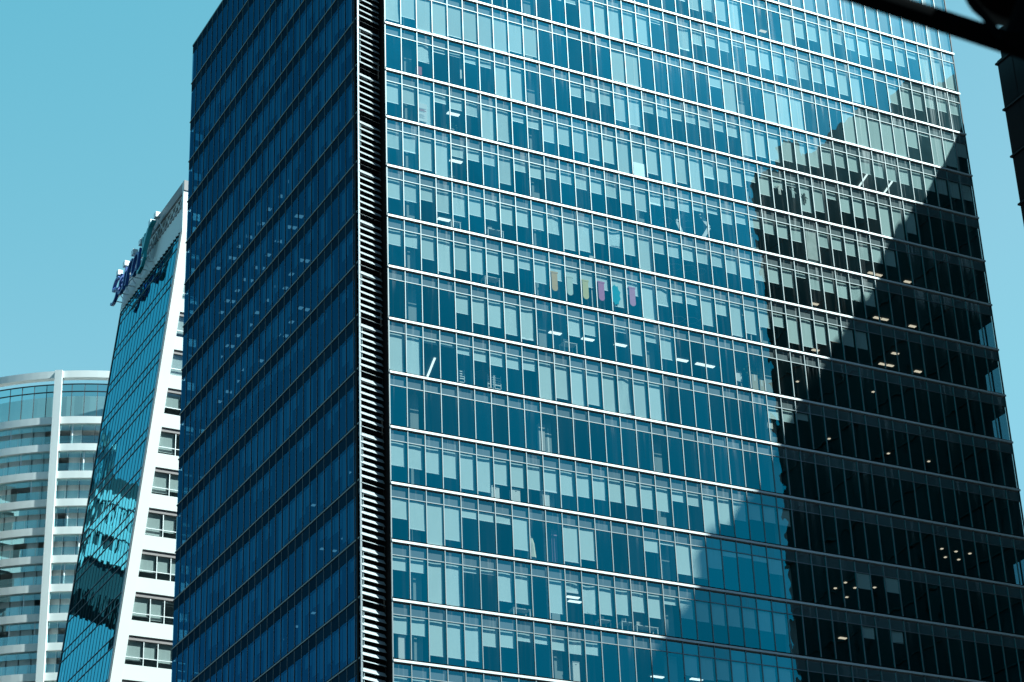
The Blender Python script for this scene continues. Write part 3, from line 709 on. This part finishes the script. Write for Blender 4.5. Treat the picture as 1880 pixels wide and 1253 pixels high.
for f in range(17):
    zt = 113.79 - 3.575 * f; zb3 = zt - 0.92; zn = zt - 3.575
    m = MB(); ring(m, T0, T1, zb3, zt, CRD - 5.3, CRD, 'white_paint'); part('floor_band', m, ap)
    if zn < 45: continue
    rg, up = MB(), MB()
    k = 0; a = T0
    while a < T1:
        b = a + 3.05; j = 0.025 * jit(f, k, 43)
        inpil = any(a < q[1] and b > q[0] for q in PILS)
        rg.face([cp(a + 0.04, zn + 0.02, CRD - 0.06 + j), cp(b - 0.04, zn + 0.02, CRD - 0.06 - j), cp(b - 0.04, zn + 1.03, CRD - 0.06 - j), cp(a + 0.04, zn + 1.03, CRD - 0.06 + j)], 'balcony_glass')
        vis = -46 < a < -16 and f < 14
        up.face([cp(a + 0.04, zb3 - 0.80, CRD - 0.35 + j), cp(b - 0.04, zb3 - 0.80, CRD - 0.35 - j), cp(b - 0.04, zb3, CRD - 0.35 - j), cp(a + 0.04, zb3, CRD - 0.35 + j)], 'balcony_glass')
        h = jit(f, k, 47)
        cm = MB()
        if h > -0.30: cm.face([cp(a + 0.1, zn, CRD - 1.1), cp(b - 0.05, zn, CRD - 1.1), cp(b - 0.05, zb3, CRD - 1.1), cp(a + 0.1, zb3, CRD - 1.1)], 'curtain')
        elif h < -0.8: cm.face([cp(a + 0.1, zn, CRD - 1.1), cp(a + 1.2, zn, CRD - 1.1), cp(a + 1.2, zb3, CRD - 1.1), cp(a + 0.1, zb3, CRD - 1.1)], 'curtain')
        if cm.v:
            if vis and len(curt) < 100: curt.append(part('curtain', cm, ap))
            else:
                q0 = len(wl.v); wl.v += cm.v; wl.f.append(tuple(range(q0, q0 + 4))); wl.mi.append(wl._m('curtain'))
        pb = MB() if (vis and len(posts) < 100) else fr
        pb.bar(cp(a, zn, CRD - 1.0), cp(a, zb3, CRD - 1.0), 0.06, 0.06, 'dark_mullion')
        if pb is not fr: posts.append(part('window_post', pb, ap))
        if h > 0.7: fr.bar(cp(a + 0.8, zn, CRD - 0.4), cp(a + 0.8, zb3, CRD - 0.4), 0.13, 0.13, 'white_metal')
        a = b; k += 1
    part('balcony_rail', rg, ap); part('glass_screen', up, ap)
part('curtain', wl, ap, kind='stuff'); part('window_post', fr, ap, kind='stuff')
m = MB(); ring(m, T1, 360 + T0, -ZC, 112.0, CRD - 1.2, CRD - 0.8, 'white_paint', 6.0); part('rear_wall', m, ap)

# ------------------------------------------------------------------ street lamp close to the camera, out of focus
RNG = 10.0
def near(x, y, rng=RNG): return ray(x, y).normalized() * rng + Vector((0, 0, ZC))
head = near(1930, -40, 10.3)
lampo = thing('street_lamp', 'black steel street lamp arm and round lamp head across the top right corner', 'street lamp', (head.x + 1.3, head.y + 0.2, 0))
A0 = near(1690, 26); dirn = Vector((1.0, 0.035, 0.0)).normalized()
def along(x):
    d = ray(x, 0); t = (A0.y * 1.0) ; return A0 + dirn * x
pole_x = along(1.75)
m = MB(); m.tube([along(-2.6), along(-1.0), along(0.2), along(0.8), along(1.75)], [0.046, 0.048, 0.052, 0.056, 0.062], 'black_steel', 12); part('arm', m, lampo)
m = MB(); m.tube([(pole_x.x, pole_x.y, 0), (pole_x.x, pole_x.y, 0.5), (pole_x.x, pole_x.y, 3), (pole_x.x, pole_x.y, pole_x.z + 0.6)], [0.17, 0.12, 0.11, 0.085], 'black_steel', 14)
m.tube([(pole_x.x, pole_x.y, pole_x.z - 0.25), (pole_x.x, pole_x.y, pole_x.z + 0.25)], 0.13, 'black_steel', 14); part('pole', m, lampo)
def disc(m, c, prof, mat, n=40):
    base = len(m.v); k = m._m(mat)
    for (r, z) in prof:
        for j in range(n):
            t = 2 * math.pi * j / n; m.v.append((c.x + r * math.cos(t), c.y + r * math.sin(t), c.z + z))
    for i in range(len(prof) - 1):
        for j in range(n):
            m.f.append((base + i * n + j, base + i * n + (j + 1) % n, base + (i + 1) * n + (j + 1) % n, base + (i + 1) * n + j)); m.mi.append(k)
m = MB(); disc(m, head, [(0.001, 0.015), (0.335, 0.0)], 'black_steel'); disc(m, head, [(0.39, 0.012), (0.36, 0.09), (0.22, 0.16), (0.001, 0.18)], 'black_steel'); lh = part('lamp_head', m, lampo)
m = MB(); disc(m, head, [(0.335, 0.0), (0.345, -0.012), (0.385, -0.012), (0.392, 0.012)], 'dark_rim'); link('rim', m.mesh('rim', tuple(lampo.location)), lh)
m = MB()
b0 = near(1775, -8, 10.05); b1 = near(1838, 68, 10.0)
m.tube([b0, b1], 0.017, 'black_steel', 8)
c0 = near(1862, 72, 10.0); m.tube([c0, Vector((head.x - 0.06, head.y, head.z + 0.02))], 0.05, 'black_steel', 10)
part('brace', m, lampo)

# ------------------------------------------------------------------ a white block left of the frame, seen rippling in the leaning glass
M['blue_clad'] = glass('blue_clad', (0.05, 0.1, 0.12), (0.06, 0.40, 0.55), 0.66)
wb = thing('banded_block', 'white banded block whose rippled reflection shows low in the leaning blue glass side', 'building', (50, 240, 0))
BZ = 235.6
m = MB(); m.box(44, 55.2, BZ + 0.4, BZ + 8.6, 93.3 + ZC, 108.3 + ZC, 'dim_clad'); m.box(40, 46.5, BZ + 0.5, BZ + 8.5, 0, 93.3 + ZC, 'dim_clad'); part('body', m, wb)
for z1, z2 in ((104.7, 106.0), (100.6, 101.9), (97.2, 98.7)):
    m = MB(); m.box(43.8, 55.4, BZ, BZ + 8.8, z1 + ZC, z2 + ZC, 'white_paint'); part('floor_band', m, wb)
m = MB()
for z1, z2 in ((101.9, 104.7), (98.7, 100.6)):
    for q in range(9):
        x = 44.3 + q * 1.22
        if jit(q, int(z1), 3) > -0.55: m.box(x, x + 0.8, BZ + 0.1, BZ + 0.38, z1 + ZC, z2 + ZC, 'curtain')
part('shutter', m, wb, kind='stuff')
m = MB()
for q in range(7): m.box(47.0 + q * 1.1, 47.45 + q * 1.1, BZ + 0.1, BZ + 0.39, 89.5 + ZC + 0.4 * q, 93.3 + ZC, 'dim_clad')
part('fin', m, wb, kind='stuff')

# ------------------------------------------------------------------ things standing and hanging in the offices
M['pine'] = paint('leaf', (0.10, 0.17, 0.08), 0.7, 0.4, 6.0, 0.2)
M['pot'] = paint('pot', (0.55, 0.52, 0.48), 0.6, 0.1, 4.0)
M['desk_white'] = paint('desk_white', (0.85, 0.84, 0.80), 0.5, 0.05, 2.0)
M['card'] = paint('card', (0.62, 0.52, 0.38), 0.8, 0.1, 3.0)
M['cloth'] = paint('cloth', (0.80, 0.74, 0.58), 0.9, 0.2, 2.5)
M['mauve'] = paint('mauve', (0.45, 0.26, 0.38), 0.8, 0.15, 2.0)
M['red'] = paint('red', (0.60, 0.10, 0.12), 0.7, 0.1, 2.0)
M['ink'] = paint('ink', (0.03, 0.05, 0.05), 0.8, 0.1, 2.0)
M['ring_metal'] = paint('ring_metal', (0.50, 0.48, 0.50), 0.4, 0.1, 2.0)
M['ice'] = paint('ice', (0.70, 0.90, 0.82), 0.7, 0.5, 1.6)
for nm, c in (('orange', (0.95, 0.52, 0.20)), ('cream', (0.78, 0.92, 0.80)), ('yellow', (0.95, 0.78, 0.38)), ('pink', (0.75, 0.26, 0.48)), ('teal', (0.02, 0.50, 0.62)), ('rose', (0.80, 0.32, 0.50))):
    M['paper_' + nm] = paint('paper_' + nm, c, 0.8, 0.15, 6.0, 0.2)
def spot(x, y, dep):
    """point behind the facade under a pixel of the photograph, and its storey"""
    d = ray(x, y); z = d.z * AY / d.y + ZC
    r = math.floor((Z0 - z) / 4.0); t = (AY + dep) / d.y
    return Vector((d.x * t, AY + dep, d.z * t + ZC)), r, LV(r + 1) - 0.06
# six paper test tubes on the glass
tubes = (('orange', 1018, 517, 'pale orange paper tube stuck inside the office window, leftmost of the coloured row'), ('cream', 1046, 525, 'pale green paper tube on the office window between orange and yellow ones'),
         ('yellow', 1075, 532, 'yellow paper tube on the office window between pale green and pink ones'), ('pink', 1104, 535, 'mauve pink paper tube left of the teal one on the office window'),
         ('teal', 1130, 542, 'shaggy teal paper shape on a fully drawn white blind'), ('rose', 1161, 545, 'rose pink paper tube right of the teal one, last of the coloured row'))
for nm, x, y, lab in tubes:
    p, r, fl = spot(x, y, 0.075); m = MB(); mat = 'paper_' + nm; w = 0.24; h = 0.78
    pts = [(-w, h)] + [(w * math.cos(math.radians(a)), -h + w + w * math.sin(math.radians(a)) - 0.0) for a in range(180, 361, 20)] + [(w, h)]
    if nm == 'teal':
        pts = [((0.34 + 0.10 * (q % 2)) * math.cos(2 * math.pi * q / 18), 0.85 * (0.85 + 0.15 * (q % 2)) * math.sin(2 * math.pi * q / 18)) for q in range(18)]
    n = len(pts); c0 = len(m.v)
    for dy in (-0.02, 0.02):
        for a, b in pts: m.v.append((p.x + a, p.y + dy, p.z + b))
    k = m._m(mat)
    m.f.append(tuple(c0 + q for q in range(n))); m.mi.append(k); m.f.append(tuple(c0 + n + q for q in reversed(range(n)))); m.mi.append(k)
    for q in range(n): m.f.append((c0 + q, c0 + (q + 1) % n, c0 + n + (q + 1) % n, c0 + n + q)); m.mi.append(k)
    if nm != 'teal':
        m.box(p.x - w - 0.06, p.x + w + 0.06, p.y - 0.03, p.y + 0.03, p.z + h - 0.12, p.z + h, mat)
    solo('paper_tube', m, lab, 'decoration', (p.x, p.y, p.z - h), 'paper decorations in a row of windows')
# ring pendants on three storeys
def torus(m, c, R, r, mat, n=28, k=6):
    base = len(m.v); q = m._m(mat)
    for i in range(n):
        a = 2 * math.pi * i / n
        for j in range(k):
            b = 2 * math.pi * j / k; rr = R + r * math.cos(b)
            m.v.append((c.x + rr * math.cos(a), c.y + rr * math.sin(a), c.z + r * math.sin(b)))
    for i in range(n):
        for j in range(k):
            m.f.append((base + i * k + j, base + ((i + 1) % n) * k + j, base + ((i + 1) % n) * k + (j + 1) % k, base + i * k + (j + 1) % k)); m.mi.append(q)
for rings, lab in ((((1221, 406), (1251, 401), (1264, 412)), 'pendant of three pale rings hanging behind the white hexagon frame'), (((1238, 491), (1263, 493), (1283, 499)), 'pendant of three pale rings under half drawn blinds, middle one of three storeys'), (((1243, 587), (1268, 589), (1290, 593)), 'pendant of three pale rings, on the lowest of three storeys')):
    P = [spot(x, y, 1.3) for x, y in rings]
    t = thing('ring_pendant', lab, 'ceiling pendant', P[1][0], 'ring pendants')
    for p, r, fl in P:
        m = MB(); torus(m, p, 0.52, 0.03, 'ring_metal'); part('ring', m, t)
    m = MB(); m.bar(P[1][0] + Vector((0.52, 0, 0)), Vector((P[1][0].x + 0.52, P[1][0].y, LV(P[1][1]) - 1.0)), 0.012, 0.012, 'ring_metal'); part('cable', m, t)
# white hexagon ribbon
m = MB(); V = [spot(x, y, 0.5)[0] for x, y in ((1258, 386), (1243, 407), (1252, 428))]; V2 = [spot(x, y, 0.5)[0] for x, y in ((1284, 394), (1302, 418), (1290, 438))]
for L in (V, V2):
    for a, b in zip(L, L[1:]): m.bar(a, b, 0.05, 0.30, 'desk_white', up=(0, -1, 0)) if False else m.bar(a, b, 0.28, 0.05, 'desk_white', up=(0, 1, 0))
solo('hexagon_frame', m, 'white hexagon shaped ribbon frame standing inside an office window', 'frame', V[2])
def board(name, x, y, dep, w, h, mat, lab, cat, extra=None, th=0.04):
    p, r, fl = spot(x, y, dep); m = MB(); m.box(p.x - w / 2, p.x + w / 2, p.y - th / 2, p.y + th / 2, p.z - h / 2, p.z + h / 2, mat)
    if extra: extra(m, p)
    return solo(name, m, lab, cat, (p.x, p.y, p.z - h / 2))
board('white_board', 1173, 312, 0.075, 0.95, 1.15, 'white_metal', 'bright white board leaning on the glass under a drawn blind', 'board')
def lines(m, p):
    for q in range(4): m.box(p.x - 0.30, p.x + 0.30 - 0.12 * (q % 2), p.y - 0.028, p.y - 0.021, p.z + 0.30 - 0.09 * q, p.z + 0.35 - 0.09 * q, 'red' if q in (1, 2) else 'grey_trim')
    for q in range(4): m.box(p.x - 0.32, p.x + 0.1 + 0.08 * (q % 2), p.y - 0.028, p.y - 0.021, p.z - 0.22 - 0.09 * q, p.z - 0.19 - 0.09 * q, 'grey_trim')
board('poster', 775, 207, 0.075, 0.75, 1.5, 'desk_white', 'white poster with faded red and grey lines on a drawn blind', 'poster', lines)
board('mottled_panel', 1491, 449, 0.075, 1.12, 2.75, 'ice', 'mottled pale green panel filling one window by the dark reflection', 'panel')
board('banner', 1018, 1003, 0.5, 0.42, 2.3, 'mauve', 'tall mauve banner standing in an uncovered office window', 'banner')
board('storage_box', 768, 132, 0.35, 0.42, 0.7, 'red', 'red box on the sill beneath a half drawn blind', 'box', None, 0.3)
board('shelf_panel', 994, 805, 0.7, 0.5, 2.0, 'pot', 'pale shelf panel in the storey without blinds', 'shelf', None, 0.25)
board('white_post', 1006, 812, 0.8, 0.12, 2.0, 'desk_white', 'slim white post right of the pale shelf panel', 'post', None, 0.12)
board('white_post', 845, 118, 0.5, 0.12, 2.6, 'desk_white', 'slim tall white post behind the second glass row near the left edge', 'post', None, 0.12)
board('white_post', 1378 + 33, 765, 0.4, 0.45, 2.0, 'desk_white', 'broad white post where the dark reflection begins', 'post', None, 0.2)
for x, y, w, h, lab in ((907, 905, 0.6, 0.75, 'white cabinet below a half drawn blind, left of its twin'), (945, 910, 0.62, 0.75, 'white cabinet below a half drawn blind, right of its twin'), (1000, 916, 0.5, 0.9, 'narrow grey white cabinet under a crooked blind'), (735, 1144, 0.5, 0.6, 'low cabinet in the corner window beside the louvres'), (1055, 1226, 0.5, 0.6, 'small white cabinet near the bottom of the facade')):
    p, r, fl = spot(x, y, 0.45); m = MB(); z1 = p.z + h / 2; z0 = fl
    m.box(p.x - w / 2, p.x + w / 2, p.y - 0.2, p.y + 0.2, z0 + 0.06, z1, 'desk_white'); m.box(p.x - w / 2 - 0.02, p.x + w / 2 + 0.02, p.y - 0.22, p.y + 0.22, z1, z1 + 0.03, 'white_metal')
    m.box(p.x - w / 2 + 0.03, p.x + w / 2 - 0.03, p.y - 0.17, p.y + 0.17, z0, z0 + 0.06, 'ink'); m.box(p.x - 0.05, p.x + 0.05, p.y - 0.22, p.y - 0.2, z1 - 0.16, z1 - 0.13, 'grey_trim')
    solo('cabinet', m, lab, 'cabinet', (p.x, p.y, fl), 'cabinets by the windows')
def desk(x, y, dep, w, lab):
    p, r, fl = spot(x, y, dep); t = thing('desk', lab, 'desk', (p.x, p.y, fl), 'desks by the windows')
    zt = max(fl + 0.74, p.z)
    m = MB(); m.box(p.x - w / 2, p.x + w / 2, p.y - 0.35, p.y + 0.35, zt - 0.04, zt, 'desk_white'); part('desktop', m, t)
    for a in (-1, 1):
        for b in (-1, 1):
            m = MB(); m.box(p.x + a * (w / 2 - 0.05) - 0.03, p.x + a * (w / 2 - 0.05) + 0.03, p.y + b * 0.30 - 0.03, p.y + b * 0.30 + 0.03, fl, zt - 0.04, 'desk_white'); part('leg', m, t)
    m = MB(); m.box(p.x - w / 2 + 0.1, p.x - w / 2 + 0.45, p.y - 0.2, p.y - 0.17, zt, zt + 0.28, 'pot'); part('monitor', m, t)
for a in ((954, 1121, 0.6, 1.3, 'white desk left of the lamp panels, low on the facade'), (1107, 1141, 0.6, 0.9, 'short white desk frame right of the two lamp panels'), (1147, 1145, 0.6, 0.9, 'small white desk frame left of the longest desk'), (1184, 1153, 0.6, 1.7, 'longest white desk beside the edge of the shadow'),
          (833, 411, 0.6, 0.8, 'white desk frame right under the pale lamp panel'), (906, 426, 0.6, 1.3, 'white desk with small things on it under a row of drawn blinds'), (900, 513, 0.6, 1.2, 'white desk one storey below the desk with small things'), (1090, 480, 0.7, 1.1, 'white desk in a window left of a drawn blind'),
          (1362, 583, 0.5, 1.0, 'pale desk top by the dark mirrored corner'), (1043, 633, 0.6, 1.1, 'white desk in a row without blinds above the round lamp')): desk(*a)
def chair(x, y, lab):
    p, r, fl = spot(x, y, 1.0); t = thing('office_chair', lab, 'chair', (p.x, p.y, fl), 'chairs by the round lamp'); b = fl + 0.62
    m = MB(); m.box(p.x - 0.24, p.x + 0.24, p.y - 0.24, p.y + 0.24, b, b + 0.06, 'desk_white'); part('seat', m, t)
    m = MB()
    for q in range(4): m.box(p.x - 0.22, p.x + 0.22, p.y - 0.26, p.y - 0.23, b + 0.25 + q * 0.18, b + 0.33 + q * 0.18, 'desk_white')
    for a in (-1, 1): m.box(p.x + a * 0.23 - 0.02, p.x + a * 0.23 + 0.02, p.y - 0.265, p.y - 0.225, b + 0.06, b + 1.0, 'desk_white')
    part('backrest', m, t)
    for a in (-1, 1):
        for c in (-1, 1):
            m = MB(); m.box(p.x + a * 0.2 - 0.02, p.x + a * 0.2 + 0.02, p.y + c * 0.2 - 0.02, p.y + c * 0.2 + 0.02, fl, b, 'desk_white'); part('leg', m, t)
chair(844, 694, 'slatted chair left of the round ceiling lamp'); chair(898, 704, 'slatted chair just right of the round ceiling lamp'); chair(911, 706, 'slatted chair right of its neighbour by the round lamp')
def plant(x, y, s, lab):
    p, r, fl = spot(x, y, 0.7); t = thing('potted_plant', lab, 'plant', (p.x, p.y, fl), 'plants by the windows')
    m = MB(); h = max(0.35, p.z - s * 0.5 - fl)
    disc(m, Vector((p.x, p.y, fl)), [(0.12, 0.0), (0.20, h * 0.9), (0.22, h * 0.9), (0.21, h), (0.17, h - 0.03), (0.01, h - 0.04)], 'pot', 14); part('pot', m, t)
    m = MB(); rnd = random.Random(int(x))
    for q in range(90):
        a = rnd.random() * 6.283; e = rnd.uniform(0.1, 1.4); R = s * rnd.uniform(0.25, 0.6)
        c = Vector((p.x, p.y, fl + h)) + Vector((math.cos(a) * math.cos(e), 0.6 * math.sin(a) * math.cos(e), math.sin(e))) * R * 1.5
        u = Vector((rnd.uniform(-1, 1), rnd.uniform(-1, 1), rnd.uniform(-1, 1))).normalized() * s * 0.12; v = u.cross(Vector((rnd.uniform(-1, 1), 1, rnd.uniform(-1, 1)))).normalized() * s * 0.05
        m.face([c - u, c + v, c + u, c - v], 'pine')
    part('foliage', m, t)
plant(829, 231, 0.75, 'leafy plant on the sill below the lamp panel, upper of two'); plant(826, 318, 0.7, 'leafy plant on the sill below the lamp panel, lower of two'); plant(1383, 680, 1.2, 'tall bushy plant beside cardboard boxes in a corner window')
for x, y, lab in ((1383, 697, 'upper cardboard box beside the bushy plant'), (1396, 707, 'cardboard box at the edge of the dark reflection')):
    p, r, fl = spot(x, y, 0.5); m = MB(); m.box(p.x - 0.27, p.x + 0.27, p.y - 0.2, p.y + 0.2, fl, p.z + 0.3, 'card'); m.box(p.x - 0.05, p.x + 0.05, p.y - 0.205, p.y - 0.2, p.z - 0.2, p.z + 0.302, 'desk_white')
    solo('cardboard_box', m, lab, 'box', (p.x, p.y, fl), 'cardboard boxes by the plant')
# cloth on a stand, easel
p, r, fl = spot(975, 1000, 0.7); t = thing('coat_stand', 'stand draped with cream cloth in an uncovered window left of the mauve banner', 'coat stand', (p.x, p.y, fl))
m = MB(); m.tube([(p.x - 0.1, p.y, fl), (p.x - 0.1, p.y, p.z + 0.8)], 0.025, 'ink', 8); part('pole', m, t)
m = MB(); disc(m, Vector((p.x, p.y, p.z - 1.0)), [(0.34, 0.0), (0.28, 0.5), (0.24, 1.0), (0.13, 1.4), (0.02, 1.55)], 'cloth', 9); part('cloth', m, t)
p, r, fl = spot(1356, 694, 0.8); m = MB()
for a, b in (((-0.35, 0), (0, 0.1)), ((0.35, 0), (0, 0.1)), ((0, 0.5), (0, 0.1))): m.bar((p.x + a[0], p.y + a[1], fl), (p.x + b[0], p.y + b[1], p.z + 0.8), 0.07, 0.04, 'desk_white')
m.box(p.x - 0.25, p.x + 0.25, p.y - 0.05, p.y - 0.02, p.z - 0.3, p.z + 0.5, 'desk_white')
solo('easel', m, 'white easel left of the bushy plant', 'easel', (p.x, p.y, fl))
# paper figures in the windows by the dark reflection
def figure(x, y, mat, lab, s=0.42):
    p, r, fl = spot(x, y, 0.075); m = MB()
    def B(x0, x1, z0, z1): m.box(p.x + x0 * s, p.x + x1 * s, p.y - 0.015, p.y + 0.015, p.z + z0 * s, p.z + z1 * s, mat)
    B(-0.28, 0.28, -0.2, 0.5); B(-0.26, -0.05, -1.0, -0.2); B(0.05, 0.26, -1.0, -0.2); B(-0.1, 0.1, 0.5, 0.62)
    m.bar((p.x - 0.25 * s, p.y, p.z + 0.42 * s), (p.x - 0.7 * s, p.y, p.z + 0.9 * s), 0.12 * s, 0.03, mat, up=(0, 1, 0)); m.bar((p.x + 0.25 * s, p.y, p.z + 0.42 * s), (p.x + 0.7 * s, p.y, p.z + 0.05 * s), 0.12 * s, 0.03, mat, up=(0, 1, 0))
    pts = [(p.x + 0.26 * s * math.cos(q * 0.5236), p.z + 0.86 * s + 0.28 * s * math.sin(q * 0.5236)) for q in range(12)]
    m.face([(a, p.y - 0.016, b) for a, b in pts], mat); m.face([(a, p.y + 0.016, b) for a, b in reversed(pts)], mat)
    solo('figure_cutout', m, lab, 'cutout', (p.x, p.y, p.z - s), 'paper figures in the windows')
figure(1431, 349, 'desk_white', 'white paper figure with a raised arm in the dark window'); figure(1456, 355, 'blind', 'pale paper figure right of the white one'); figure(1477, 365, 'ink', 'black paper figure on a pale blind')
# round ceiling lamp of the meeting room
p, dep, r = on_ceiling(886, 688, 0)
m = MB(); disc(m, Vector((p.x, p.y, p.z - 0.09)), [(0.01, 0.0), (0.74, 0.0), (0.74, 0.07), (0.01, 0.07)], 'pot', 30); part('ceiling_light', m, tower)
